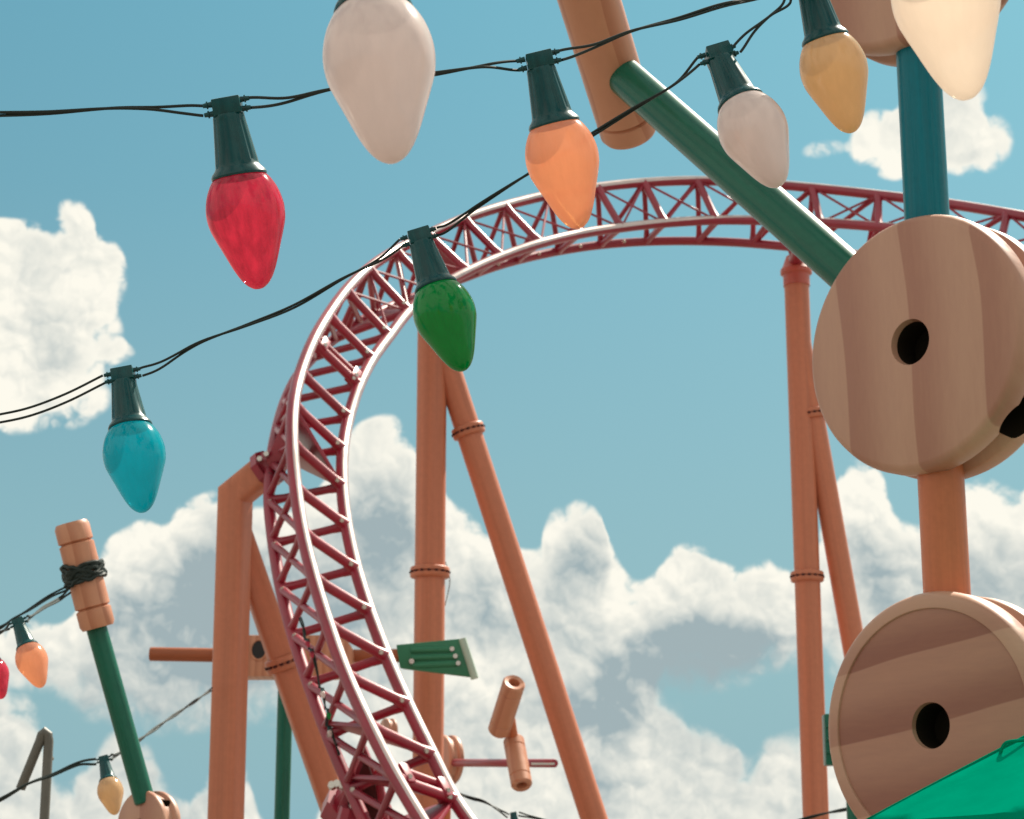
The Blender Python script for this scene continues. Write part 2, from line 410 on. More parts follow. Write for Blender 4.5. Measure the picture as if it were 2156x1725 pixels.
# second support low at the left, whose head clamps the bottom of the track
s4 = thing('track_support', 'maroon and black track clamp on an orange pipe at the bottom of the curve', 'track support', (at(740, 1725, 24.2).x, at(740, 1725, 24.2).y, 0), SG)
c0, c1_ = at(735, 1690, 24.3), at(770, 1640, 23.6)
e = column(s4, at(728, 1712, 24.4), at(700, 2300, 24.1), .21); footing(s4, e)
mb = MB(); mb.cyl(at(722, 1720, 24.35), at(738, 1688, 24.2), .3, .3, 8); mb.cyl(at(738, 1688, 24.2), at(760, 1650, 23.9), .22, .14, 8)
hb = mb.build('head_bracket', M['maroon'], s4)
MB().prism([at(770, 1570, 23.5), at(712, 1700, 23.5), at(720, 1800, 23.5), at(850, 1800, 23.5), at(838, 1735, 23.5)], FW * .16).build('web_plate', M['maroon'], s4, bevel=.01)
MB().prism([at(771, 1592, 23.38), at(732, 1690, 23.38), at(745, 1760, 23.38), at(806, 1760, 23.38), at(800, 1680, 23.38)], FW * .06).build('dark_plate', M['darkred'], s4, bevel=.01)  # very dark red plate in front of the web plate
MB().cyl(at(738, 1700, 23.3), at(720, 1790, 23.3), .12, .16, 8).build('clamp_arm', M['maroon'], s4)
MB().cyl(at(795, 1620, 23.2), at(820, 1790, 23.2), .05, .05, 10).build('clamp_arm', M['maroon'], s4)
for px, py in ((700, 1655), (711, 1652), (722, 1655), (745, 1698), (792, 1695)):
    boltmb(at(px, py, 23.4), (0, -1, .1), .055, .12).build('head_bolt', M['bolt'], hb)
# middle support
a = at(911, 628, 33.1); b_ = Vector((a.x, a.y, 2)); a2 = at(908, 1725, 32.2)
s2 = thing('track_support', 'tall orange column with a leaning leg rising behind the green bulb', 'track support', (a.x, a.y, 0), SG)
mid_r = .245
e = column(s2, a, b_, mid_r); footing(s2, e)
flange(Vector((a.x, a.y, at(910, 1219, 33.1 * .985).z)), (0, 0, 1), mid_r, s2, 1.3)
la = at(930, 735, 32.9); lb = at(1251, 1725, 31.6); e = column(s2, la, lb, .213, 'leaning_leg'); footing(s2, e)
flange(la.lerp(lb, (910 - 735) / (1725 - 735) * 1.02), lb - la, .213, s2, 1.28)
MB().cyl(at(908, 632, 33.1), at(915, 600, 33.0), .26, .16, 16).build('head_bracket', M['maroon'], s2)
cw = catmull([at(936, 1180, 32.4), at(944, 1200, 32.3), at(947, 1225, 32.3), at(943, 1250, 32.3), at(937, 1275, 32.4)], 5)
MB().tube(cw, .008, 6).build('service_cable', M['grey'], s2)
# right support
a = at(1676, 575, 35.4); s3 = thing('track_support', 'orange column and leaning leg standing just left of the big wooden spools', 'track support', (a.x, a.y, 0), SG)
e = column(s3, a, Vector((a.x, a.y, 2)), .218); footing(s3, e)
zf = at(1692, 1227, 34.7).z
flange(Vector((a.x, a.y, zf)), (0, 0, 1), .218, s3, 1.3)
MB().lathe([(.0, .30), (.17, .30), (.19, .25), (.235, .12), (.28, .05), (.28, -.02), (.235, -.05), (.235, -.25), (0, -.25)], Matrix.Translation(a), 28).build('column_cap', M['capred'], s3)
MB().cyl(a + Vector((0, 0, .2)), at(1678, 516, 34.6), .15, .09, 12).build('head_bracket', M['maroon'], s3)
MB().prism([at(1664, 545, 35.1), at(1690, 545, 35.1), at(1700, 515, 34.7), at(1655, 515, 34.7)], (0, .06, 0)).build('head_fin', M['maroon'], s3, bevel=.01)
la = at(1679.5, 700, 35.12); lb = at(1863, 1725, 33.3); e = column(s3, la, lb, .20, 'leaning_leg'); footing(s3, e)
flange(la.lerp(lb, (877 - 700) / 1025 * 1.02), lb - la, .20, s3, 1.28)

# ------------------------------------------------------------------ giant toy spool tower
def spool_mb(Rr, T, mat, inset=False, hub=.167):
    h = T / 2; k = Rr / .6
    rb = hub * Rr
    p = [(0, .01 * k), (rb * .98, .01 * k), (rb, h - .035 * k), (rb * 1.06, h)]
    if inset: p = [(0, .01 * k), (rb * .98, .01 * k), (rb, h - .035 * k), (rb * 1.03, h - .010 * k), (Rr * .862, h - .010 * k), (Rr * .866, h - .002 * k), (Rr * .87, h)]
    out = p + [(Rr * .93, h), (Rr * .958, h - .005 * k), (Rr * .982, h - .02 * k), (Rr, h - .05 * k), (Rr * .998, h - .115 * k), (Rr * .985, h - .128 * k), (Rr * .90, h - .155 * k)]
    low = [(r, -z) for r, z in out[::-1]]
    return MB().lathe(out + low, mat, 128)
ax_az = R(48.5)
axd = Vector((math.sin(ax_az), math.cos(ax_az), 0))            # recedes to the right
SR, ST = .61, .36
bc = at(1966, 735, 9.28)
TX, TY = bc.x, bc.y
def zpx(py, X=TX, Y=TY):
    lo, hi = -2, 12
    for _ in range(50):
        z = (lo + hi) / 2; v = Vector((X, Y, z)) - CAM; y = CY - FPX * v.dot(UP) / v.dot(FW)
        if y > py: lo = z
        else: hi = z
    return lo
zB = bc.z; zA = zpx(-128); zC = zpx(1532)
tower = thing('toy_spool_tower', 'giant wooden toy construction of stacked spools joined by teal orange and green rods', 'toy sculpture', (TX, TY, 0))
side = Vector((0, 0, 1)).cross(axd)
def spool(parent, c, Rr, T, axis, mat, inset=False, cuts=(), inm=None, name='spool', label=None):
    up = Vector((0, 0, 1)); x = up.cross(-axis).normalized()
    fr = Matrix((x, up, (-axis).normalized()))
    fr = fr.transposed().to_4x4(); fr.translation = Vector(c)     # local z = front face normal, y = up
    o = spool_mb(Rr, T, fr, inset).build(name, mat, parent, origin=fr, label=label)
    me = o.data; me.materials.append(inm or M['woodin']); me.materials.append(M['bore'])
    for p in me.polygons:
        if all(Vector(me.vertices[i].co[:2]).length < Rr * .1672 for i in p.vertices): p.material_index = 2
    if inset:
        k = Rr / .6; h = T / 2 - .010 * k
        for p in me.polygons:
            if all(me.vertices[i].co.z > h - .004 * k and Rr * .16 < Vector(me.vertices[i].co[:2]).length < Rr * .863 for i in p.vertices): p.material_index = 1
    if cuts:
        mb = MB()
        for th in cuts:
            d = Vector((math.cos(th), math.sin(th), 0)); mb.cyl(d * Rr * .6, d * Rr * 1.1, Rr * .165, seg=40)
        me = bpy.data.meshes.new('cut'); me.from_pydata(mb.v, [], mb.f)
        bm = bmesh.new(); bm.from_mesh(me); bmesh.ops.recalc_face_normals(bm, faces=bm.faces); bm.to_mesh(me); bm.free()
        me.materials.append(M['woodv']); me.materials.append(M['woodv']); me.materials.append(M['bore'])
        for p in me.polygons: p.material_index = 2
        cu = bpy.data.objects.new('cut', me); C.objects.link(cu); cu.matrix_world = fr
        md = o.modifiers.new('b', 'BOOLEAN'); md.object = cu; md.operation = 'DIFFERENCE'; md.solver = 'EXACT'
        bpy.context.view_layer.update()
        ev = o.evaluated_get(bpy.context.evaluated_depsgraph_get()); nm = bpy.data.meshes.new_from_object(ev)
        o.modifiers.clear(); o.data = nm; bpy.data.objects.remove(cu)
        nm.polygons.foreach_set('use_smooth', [True] * len(nm.polygons)); nm.set_sharp_from_angle(angle=R(32))
    return o
q = [math.pi / 4 * k for k in range(8)]
B_ = spool(tower, (TX, TY, zB), SR, ST, axd, M['woodv'], cuts=[q[7], q[0], q[4], q[5]], label='middle wooden spool with upright grain bands')
A_ = spool(tower, (TX, TY, zA), SR, ST, axd, M['woodv'], cuts=[q[7], q[0], q[4], q[5]], label='topmost wooden spool cut off by the picture edge')
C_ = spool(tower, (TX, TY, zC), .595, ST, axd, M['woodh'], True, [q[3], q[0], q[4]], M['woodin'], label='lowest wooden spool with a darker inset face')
PR = .106
def rod(parent, a, b, r, mat, name='rod', ends=True, label=None):
    a = Vector(a); b = Vector(b); L_ = (b - a).length; fr = frame(a, b - a)
    return MB().lathe([(0, 0), (r * .9, 0), (r, .012), (r, L_ - .012), (r * .9, L_), (0, L_)], fr, 40).build(name, mat, parent, origin=fr, label=label)
rod(tower, (TX, TY, zA - SR * .8), (TX, TY, zB + SR * .8), PR, M['rodteal'], label='teal upright rod')
rod(tower, (TX, TY, zB - SR * .8), (TX, TY, zC + SR * .8), PR, M['rodorange'], label='orange upright rod')
rod(tower, (TX, TY, 0), (TX, TY, zC - SR * .8), PR, M['rodorange'])
rod(tower, (TX, TY, zA + SR * .8), (TX, TY, zA + 2), PR, M['rodteal'])
# green rod in the plane of the spool
def hit(px, py, c=Vector((TX, TY, zB)), nn=axd):
    d = ray(px, py); return CAM + d * ((c - CAM).dot(nn) / d.dot(nn))
gend = hit(1303, 152)
gd = (gend - Vector((TX, TY, zB))).normalized()
rod(tower, Vector((TX, TY, zB)) + gd * SR * .8, gend, PR, M['rodgreen'], label='green slanting rod')
# hollow connector at the far end of the green rod
dep = (gend - CAM).dot(FW)
ct, cb = at(1222, -60, dep - .35), at(1322, 268, dep + .30)
crr = 62.5 * (dep + .15) / FPX
shift = gend - (ct + (cb - ct) * .6)
ax_ = (cb - ct).normalized()
L_ = (cb - ct).length + .05
fr = frame(ct - ax_ * .35, ax_); L2 = L_ + .35
def groove(z, r, w=.012, d=.022): return [(r, z - w), (r - d, z), (r, z + w)]
pr = [(0, .3), (crr * .45, .3), (crr * .47, .01), (crr * .9, 0), (crr, .03)] + groove(.36, crr) + groove(L2 - .13, crr) + [(crr, L2 - .03), (crr * .9, L2), (crr * .47, L2 - .01), (crr * .45, L2 - .3), (0, L2 - .3)]
MB().lathe(pr, fr, 64).build('hollow_connector', M['woodc'], tower, origin=fr, label='thick round wooden connector pointing down at the top of the picture')

# ------------------------------------------------------------------ leaning toy post at left
d0 = 14.6
post = thing('toy_post', 'green rod leaning left with a grooved wooden connector wrapped in dark wire on top', 'toy sculpture', (at(300, 1700, d0).x, at(300, 1700, d0).y, 0))
ra, rb_ = at(203, 1320, d0), at(306, 1690, d0 - .2)
rod(post, ra, rb_, .076, M['rodgreen'])
ta, tb = at(150, 1101, d0), at(207, 1322, d0 - .05)
fr = frame(ta, tb - ta); L_ = (tb - ta).length; cr = .128
MB().lathe([(0, .1), (cr * .45, .1), (cr * .47, 0), (cr * .88, 0), (cr, .03)] + groove(L_ * .19, cr) + groove(L_ * .81, cr) + [(cr, L_ - .03), (cr * .88, L_), (0, L_)], fr, 48).build('grooved_connector', M['woodc'], post, origin=fr)
axp = Vector((math.sin(R(38)), math.cos(R(38)), 0))
pc = at(314, 1737, d0 - .2)
spool(post, pc, .245, .19, axp, M['woodv'], cuts=[q[1], q[2], q[3]])
rod(post, pc - Vector((0, 0, .2)), (pc.x, pc.y, 0), .076, M['rodgreen'])
# untidy coil of spare wire tied round the connector
fx = frame(ta.lerp(tb, .475), tb - ta); pts = []
for k in range(260):
    th = k / 260 * 2 * math.pi * 9; pts.append(fx @ Vector((math.cos(th) * (cr + .012 + .012 * random.random()), math.sin(th) * (cr + .012 + .012 * random.random()), .045 * math.sin(k * .37) + .03 * math.sin(th * .5) + random.uniform(-.008, .008))))
wr = MB().tube(catmull(pts, 2), .015, 6).build('wire_coil', M['wire']); tag(wr, 'dark green bundle of spare wire wound round the leaning post connector', 'wire')

# ------------------------------------------------------------------ bent grey pipe lower left
dp = 16.5
pv = at(103, 1560, dp)
pts = [Vector((pv.x, pv.y, 0)), Vector((pv.x, pv.y, pv.z - .2)), pv] + [at(101, 1546, dp), at(95, 1540, dp), at(89, 1546, dp), at(84, 1562, dp), at(44, 1660, dp)]
hp = thing('hook_pole', 'grey metal pipe pole bent over sharply at its top in the lower left corner', 'pole', (pv.x, pv.y, 0))
MB().tube(pts, .040, 20).build('pipe', M['grey'], hp)
MB().cyl(at(103, 1595, dp), at(103, 1600, dp), .043, seg=20).build('pipe_collar', M['grey'], hp)
MB().cyl((pv.x, pv.y, 0), (pv.x, pv.y, .02), .12, seg=20).build('base_plate', M['grey'], hp)

# ------------------------------------------------------------------ toy crossbar with the green fin
dc = 29.8
cx_ = at(603, 1385, dc)
cb_ = thing('toy_crossbar', 'wooden block on a green post holding an orange bar and a ribbed green fin', 'toy sculpture', (cx_.x, cx_.y, 0))
fr = frame((cx_.x, cx_.y, 0), (0, 0, 1))
MB().cyl((cx_.x, cx_.y, 0), (cx_.x, cx_.y, cx_.z - .25), .115, seg=24).build('post', M['rodgreen'], cb_)
rod(cb_, at(316, 1377, dc), at(540, 1381, dc), .104, M['rodbrown'], 'bar')
rod(cb_, at(700, 1382, dc), at(858, 1380, dc + .05), .10, M['rodbrown'], 'bar')
# rounded block with a painted hole
poly = []; YB = cx_.y
for (cx1, s0) in ((705, -90), (505, 90)):
    for k in range(13):
        th = R(s0 + 180 * k / 12); poly.append(atY(cx1 + 42 * math.cos(th), 1385 - 43 * math.sin(th), YB))
MB().prism(poly, (0, .55, 0)).build('connector_block', M['woodc'], cb_, bevel=.02)
hl = atY(545, 1368, YB - .279)
MB().tube([hl + Vector((math.cos(a_) * .12, 0, math.sin(a_) * .15)) for a_ in [k * math.pi / 12 for k in range(24)]], .02, 6, closed=True).build('hole_rim', M['woodc'], cb_)
MB().add([hl + Vector((math.cos(k * math.pi / 12) * .115, -.004, math.sin(k * math.pi / 12) * .145)) for k in range(24)], [tuple(range(24))]).build('painted_hole', M['dark'], cb_, smooth=False)  # flat near-black disc painting in the shade inside the opening
poly = [atY(838, 1359, YB), atY(972, 1346, YB + .05), atY(999, 1427, YB + .05), atY(846, 1408, YB)]
fin = MB().prism(poly, (0.05, .16, 0)).build('fin', M['fingreen'], cb_, bevel=.015)
for (x0, y0, x1, y1) in ((865, 1369, 948, 1367), (866, 1385, 955, 1382), (868, 1401, 961, 1397)):
    MB().cyl(atY(x0, y0, YB - .075), atY(x1, y1, YB - .03), .045, .05, 10).build('rib', M['fingreen'], fin)
    boltmb(atY(x1 + 4, y1, YB - .03), (0, -1, 0), .045, .06).build('rivet', M['bolt'], fin)
MB().tube([atY(973, 1345, YB - .02), atY(1000, 1429, YB - .02)], .06, 10).build('sunlit_edge_strip', M['litedge'], fin)  # added pale strip: sunlight on this edge put in as colour
boltmb(atY(867, 1393, YB - .09), (0, -1, 0), .05, .06).build('rivet', M['bolt'], fin)

# ------------------------------------------------------------------ toy with maroon bar, right of the middle column
dr = 29.0
rc = at(930, 1606, dr + 4.2)
tm = thing('toy_axle', 'maroon axle with two hollow wooden connectors beside the middle support', 'toy sculpture', (rc.x, rc.y, 0))
rod(tm, at(940, 1606, dr + 3.2), at(1168, 1607, dr), .062, M['maroon'], 'axle')
MB().box(frame(at(1143, 1608, dr - .055), at(1168, 1608, dr) - at(1120, 1608, dr)), .03, .03, .34).build('axle_slot', M['bolt'], tm)
def hollow(parent, a, b, r, name='hollow_connector'):
    fr = frame(a, Vector(b) - Vector(a)); L_ = (Vector(b) - Vector(a)).length
    return MB().lathe([(0, .16), (r * .5, .16), (r * .52, .012), (r * .86, 0), (r, .03)] + groove(L_ * .2, r, .012, .012) + groove(L_ * .8, r, .012, .012) + [(r, L_ - .03), (r * .86, L_), (r * .52, L_ - .01), (r * .5, L_ - .16), (0, L_ - .16)], fr, 36).build(name, M['woodc'], parent, origin=fr)
hollow(tm, at(1083, 1436, dr - .45), at(1050, 1540, dr + .1), .165)
hollow(tm, at(1081, 1556, dr + .25), at(1099, 1655, dr - .35), .155)
rod(tm, at(1072, 1500, dr), at(1082, 1562, dr + .2), .075, M['rodorange'], 'peg')
axq = Vector((math.sin(R(62)), math.cos(R(62)), 0))
spool(tm, at(940, 1600, dr + 3.3), .40, .27, axq, M['woodv'])
MB().cyl((rc.x, rc.y, 0), at(938, 1650, dr + 3.3) , .1, seg=20).build('post', M['rodorange'], tm)
spool(tm, at(818, 1540, dr + 5), .22, .17, axq, M['woodv'])
MB().cyl(at(815, 1545, dr + 5), at(935, 1600, dr + 3.5), .05, seg=12).build('spacer_rod', M['rodorange'], tm)

# green slab just left of the lowest spool
dg = 22.0
gs = thing('toy_block', 'dark green slab showing between the right column and the lowest spool', 'toy sculpture', (at(1790, 1560, dg).x, at(1790, 1560, dg).y, 0))
gc = at(1795, 1558, dg)
sl = MB().box(Matrix.Translation(gc), .64, .2, .56, bev=.02).build('slab', M['rodgreen'], gs)
for k in (-1, 0, 1): MB().cyl(gc + Vector((-.31, -.11, .14 * k)), gc + Vector((.31, -.11, .14 * k)), .02, seg=8).build('rib', M['rodgreen'], sl)
MB().cyl((gc.x, gc.y, 0), (gc.x, gc.y, gc.z - .26), .1, seg=20).build('post', M['rodgreen'], gs)

# ------------------------------------------------------------------ parasol
m = bpy.data.materials.new('teal canvas'); m.use_nodes = True; t = NT(m.node_tree); b = m.node_tree.nodes['Principled BSDF']
tc = t.node('ShaderNodeTexCoord').outputs['Object']; nz = t.noise(tc, 3, 6, .6)
col = t.v('SCALE', (0.0, .33, .20), t.ramp(nz, .3, .7, .9, 1.08, False))
t.put(b.inputs['Base Color'], col); b.inputs['Roughness'].default_value = .8; b.inputs['Specular IOR Level'].default_value = 0.0
bp = t.node('ShaderNodeBump', ins={'Height': t.noise(tc, 5, 3, .5)}); bp.inputs['Strength'].default_value = .25; bp.inputs['Distance'].default_value = .03; t.put(b.inputs['Normal'], bp)
tl = t.node('ShaderNodeBsdfTranslucent'); t.put(tl.inputs[0], col)
ms = t.node('ShaderNodeMixShader', ins={0: .45, 1: b.outputs[0], 2: tl.outputs[0]}); t.put(m.node_tree.nodes['Material Output'].inputs[0], ms)
M['canvas'] = m
cor = at(1819, 1730, 6.9); RR = 1.35; um = Vector((cor.x + RR, cor.y, 0)); zr = cor.z; za = zr + .63
par = thing('parasol', 'teal green canvas parasol top poking into the bottom right corner', 'parasol', um)
NR, NA = 26, 96; vs = []; fs = []
for i in range(NR + 1):
    u = i / NR
    for k in range(NA):
        th = 2 * math.pi * k / NA + math.pi; w8 = (k % 12) / 12 - .5 if True else 0
        edge = math.cos(math.pi / 8) / math.cos((k % 12) / 12 * math.pi / 4 - math.pi / 8)
        sag = (1 - (2 * abs((k % 12) / 12 - .5)) ** 2)
        r_ = RR * u * edge * (1 - .035 * sag * u)
        z = za - (za - zr) * (u ** 1.12) - .045 * sag * math.sin(math.pi * u) * .8
        z += .012 * math.sin(th * 40 + 3 * u) * max(0, u - .72) / .28 * (abs((k % 12) / 12 - .5) * 2) ** 3
        vs.append(Vector((um.x + r_ * math.cos(th), um.y + r_ * math.sin(th), z)))
    if i:
        for k in range(NA):
            k2 = (k + 1) % NA; fs.append(((i - 1) * NA + k, (i - 1) * NA + k2, i * NA + k2, i * NA + k))
# valance
base = len(vs)
for k in range(NA): vs.append(vs[NR * NA + k] + Vector((0, 0, -.16)) + Vector((math.cos(2 * math.pi * k / NA + math.pi), math.sin(2 * math.pi * k / NA + math.pi), 0)) * (.012 * math.sin(k * 1.3)))
for k in range(NA): fs.append((NR * NA + k, NR * NA + (k + 1) % NA, base + (k + 1) % NA, base + k))
cn = MB().add(vs, fs).build('canopy', M['canvas'], par, ang=60)
for k in range(8):
    th = math.pi + k * math.pi / 4
    MB().tube([Vector((um.x + RR * u * math.cos(th), um.y + RR * u * math.sin(th), za - (za - zr) * u ** 1.12 - .022)) for u in (.03, .2, .4, .6, .8, .98)], .008, 6).build('rib', M['grey'], par)
MB().cyl(um, (um.x, um.y, za), .022, seg=16).build('pole', M['grey'], par)
MB().lathe([(0, .1), (.02, .09), (.03, .06), (.02, .03), (.035, 0), (0, 0)], Matrix.Translation(Vector((um.x, um.y, za))), 20).build('finial', M['grey'], par)
MB().lathe([(0, 0), (.35, 0), (.35, .06), (.05, .1), (.05, .3), (0, .3)], Matrix.Translation(um + Vector((0, 0, .004))), 32).build('base', M['grey'], par)
lp = catmull([at(2105, 1592, 6.93), at(2108, 1578, 6.93), at(2115, 1566, 6.93), at(2127, 1561, 6.93), at(2160, 1557, 6.93), at(2200, 1545, 6.93), at(2215, 1535, 6.95)], 5)
for k in range(8):
    th = math.pi + k * math.pi / 4
    MB().tube([Vector((um.x + RR * u * math.cos(th), um.y + RR * u * math.sin(th), za - (za - zr) * u ** 1.12 + .001)) for u in [q_ / 12 for q_ in range(1, 13)]], .005, 6).build('seam', M['canvas'], cn)
MB().tube(lp, .0065, 8).build('tie_loop', M['canvas'], cn)

# ------------------------------------------------------------------ string lights
BP = [(.32, 0), (.345, -.02), (.39, -.08), (.45, -.2), (.488, -.34), (.5, -.47), (.482, -.62), (.435, -.76), (.38, -.90), (.33, -1.03), (.282, -1.15), (.24, -1.24), (.192, -1.325), (.14, -1.39), (.085, -1.432), (.045, -1.45), (0, -1.455)]
def smoothprof(P, sub=4):
    c = catmull([Vector((r, z, 0)) for r, z in P], sub); return [(max(0, p.x), p.y) for p in c[:-1]] + [(0, P[-1][1])]
BPs = smoothprof(BP)
def socket_mb():
    mb = MB()
    def flute(th, z):
        return 1 - .045 * (max(0, math.cos(th * 10)) ** 2) * (1 if .17 < z < .74 else 0)
    mb.lathe([(_r * 1.05, _z) for _r, _z in [(.28, -.03), (.335, -.015), (.34, .01), (.325, .05), (.29, .09), (.268, .13), (.264, .16), (.262, .18), (.235, .4), (.205, .65), (.196, .73), (.194, .76), (.186, .79), (0, .79)]], None, 80, rfun=flute)
    return mb
def bulb(top, tip, wpx, d, mat, label, st=1.0):
    """top/tip in px, wpx = glass width in px, d = depth of the socket top"""
    W = wpx * d / FPX; Lr = 2.455 * st * W
    A = at(*top, d); lo, hi = d - Lr, d
    for _ in range(40):                                   # tip hangs a little nearer than the socket
        mid = (lo + hi) / 2
        if (at(*tip, mid) - A).length > Lr: lo = mid
        else: hi = mid
    T_ = at(*tip, hi); ax = (T_ - A).normalized(); sc = (T_ - A).length / 2.455
    fr = frame(A + ax * 1.0 * sc, -ax, RI)                 # z up the bulb, x to the right
    L = fr @ Matrix.Diagonal((sc / st, sc / st, sc, 1))
    th = thing('string_light', label, 'light bulb', mat=fr, group='oversized coloured bulbs on the light strings')
    gm = MB().lathe(BPs, L, 72); o = gm.build('glass_bulb', mat, th, origin=fr, ang=80)
    s = socket_mb(); s.v = [L @ v for v in s.v]; sk = s.build('socket', M['socket'], th, origin=fr)
    c = MB().box(L @ Matrix.Translation((0.01, 0, .89)), .36, .34, .22, bev=0.0)
    if W > .1 and wpx > 40: 
        cl = c.build('wire_clip', M['socket'], sk, origin=fr, bevel=.004)
        for sx in (-1, 1):
            for sz in (.96, .84):
                p = L @ Vector((sx * .18, 0, sz)); q_ = L @ Vector((sx * .30, 0, sz)); nb = MB().cyl(p, q_, .040 * sc, .028 * sc, 10)
                nb.cyl(p.lerp(q_, .45), p.lerp(q_, .6), .05 * sc, .05 * sc, 10)
                nb.build('wire_grip', M['socket'], cl, origin=fr)
    else: c.build('wire_clip', M['socket'], sk, origin=fr)
    return L @ Vector((-.3, 0, .90)), L @ Vector((.3, 0, .90)), sc
GL = {}
GL['red'] = bulbmat('red shell', (.68, .06, .12), .34, .5, .1, .3, (.95, .30, .36))
GL['white'] = bulbmat('white shell', (.85, .72, .68), .04, .40, .16, .02)
GL['orange'] = bulbmat('orange shell', (.90, .45, .30), .22, .55, .16, .03, (1, .72, .42))
GL['green'] = bulbmat('green shell', (.0, .36, .065), .04, .5, .14, .06, (.0, .6, .1))
GL['blue'] = bulbmat('blue shell', (.0, .50, .58), .14, .6, .16, .04, (0, .7, .8))
GL['yellow'] = bulbmat('amber shell', (.74, .50, .29), .10, .45, .16, .03, (1, .8, .45))
GL['warm'] = bulbmat('pearl shell', (.97, .83, .72), .2, .62, .16, .02, (1, .95, .85))
def cable(name, label, spans, r=.0042, sep=.0135, turns=2.0, group='cables of the light strings', open_=()):
    """spans: lists of 3-D points; two strands, apart at the sockets and twisted between them"""
    th = thing(name, label, 'cable', spans[0][0], group)
    wires = (MB(), MB())
    for si, sp in enumerate(spans):
        c = catmull(sp, 10); N = len(c); L_ = sum((c[i + 1] - c[i]).length for i in range(N - 1)); acc = 0
        tn = max(1, round(L_ * turns)); out = ([], [])
        for i, p in enumerate(c):
            if i: acc += (c[i] - c[i - 1]).length
            u = acc / L_; e = min(acc, L_ - acc); k = max(0, 1 - e / .16) if e < .16 else 0
            k = 1 if si in open_ else k * k * (3 - 2 * k); amp = r * 1.0 * (1 - k) + sep * k
            tng = (c[min(i + 1, N - 1)] - c[max(i - 1, 0)]).normalized(); n1 = (Vector((0, 0, 1)) - tng * tng.z).normalized(); n2 = tng.cross(n1)
            ang = 0 if si in open_ else math.pi * tn * u
            off = n1 * math.cos(ang) * amp + n2 * math.sin(ang) * min(amp, r * 1.2)
            out[0].append(p + off); out[1].append(p - off)
        for w in (0, 1): wires[w].tube(out[w], r, 8)
    for w in wires: w.build('wire', M['wire'], th)
    return th
def span(*pts): return [p if isinstance(p, Vector) else at(*p) for p in pts]
# upper string
l1, r1, _ = bulb((475, 209), (546, 609), 165, 5.15, GL['red'], 'red bulb with streaky glass hanging from the upper string against open sky')
l2, r2, _ = bulb((1131, 113), (1219, 482), 153, 5.55, GL['orange'], 'orange bulb hanging in front of the top of the red track')
cable('light_cable', 'upper twisted black cable crossing from the left edge to the top middle', [
    span((-120, 243, 5.1), (-20, 241, 5.1), (100, 238, 5.1), (250, 228, 5.12), (380, 231, 5.14), l1),
    span(r1, (600, 212, 5.2), (690, 190, 5.25), (800, 172, 5.32), (915, 156, 5.4), (1020, 140, 5.48), l2),
    span(r2, (1250, 98, 5.62), (1330, 66, 5.68), (1430, 40, 5.75), (1520, 12, 5.8), (1600, -4, 5.9), (1750, -40, 6.0))])
# second string
l3, r3, _ = bulb((257, 779), (301, 1079), 129, 6.55, GL['blue'], 'turquoise blue bulb hanging below the left cloud')
l4, r4, _ = bulb((879, 488), (976, 781), 131, 6.45, GL['green'], 'green bulb hanging in front of the bend of the red track')
l5, r5, _ = bulb((1506, 105), (1640, 392), 143, 5.95, GL['white'], 'small white bulb overlapping the green slanting rod')
l6, r6, _ = bulb((1698, -50), (1794, 280), 141, 6.05, GL['yellow'], 'amber bulb hanging in front of the topmost spool')
cable('light_cable', 'lower twisted black cable rising from the left edge past the green bulb', [
    span((-130, 905, 6.5), (-20, 885, 6.5), (60, 868, 6.52), (140, 838, 6.54), l3),
    span(r3, (340, 768, 6.56), (420, 722, 6.55), (520, 685, 6.55), (620, 645, 6.5), (720, 588, 6.48), (800, 547, 6.47), l4),
    span(r4, (945, 478, 6.4), (1010, 432, 6.35), (1110, 368, 6.3), (1180, 328, 6.25), (1250, 282, 6.2), (1340, 226, 6.12), (1420, 178, 6.05), l5),
    span(r5, (1580, 70, 5.97), (1620, 35, 6.0), (1655, 8, 6.02), l6),
    span(r6, (1800, -95, 6.1), (1950, -150, 6.1))], open_=(0,))
# nearest string, its cable above the picture
l7, r7, _ = bulb((760, -181), (826, 341), 230, 3.7, GL['white'], 'biggest white bulb, nearest the camera, hanging from above the picture', 1.045)
l8, r8, _ = bulb((1921, -330), (2037, 211), 224, 3.8, GL['warm'], 'big cream bulb hanging in the top right corner before the teal rod')
cable('light_cable', 'nearest black cable strung just above the picture', [
    span((0, -150, 3.6), (300, -190, 3.65), l7), span(r7, (1100, -235, 3.72), (1500, -270, 3.78), l8), span(r8, (2200, -370, 3.8), (2500, -420, 3.8))])
# small string tied to the leaning post
l9, r9, _ = bulb((37, 1305), (88, 1447), 66, 12.9, GL['orange'], 'small peach bulb hanging at the left edge beside the leaning post')
l10, r10, _ = bulb((-34, 1341), (5, 1471), 59, 13.3, GL['red'], 'small red bulb half cut off by the left edge')
cable('light_cable', 'sagging cable from the leaning post carrying the small peach and red bulbs', [
    span((148, 1243, 14.45), (125, 1262, 14.2), (95, 1278, 13.8), (70, 1296, 13.3), r9), span(l9, (10, 1326, 13.0), r10), span(l10, (-110, 1372, 13.2))], r=.008, sep=.018, turns=.8)
cable('light_cable', 'bare second cable running left from the leaning post above the peach bulb', [
    span((143, 1238, 14.45), (105, 1256, 14.3), (60, 1285, 14.1), (25, 1305, 14), (0, 1322, 13.9), (-60, 1345, 13.9))], r=.008, sep=.012, turns=.8)
l11, r11, _ = bulb((218, 1594), (243, 1715), 54, 15.6, GL['yellow'], 'small amber bulb hanging low between the bent pipe and leaning post')
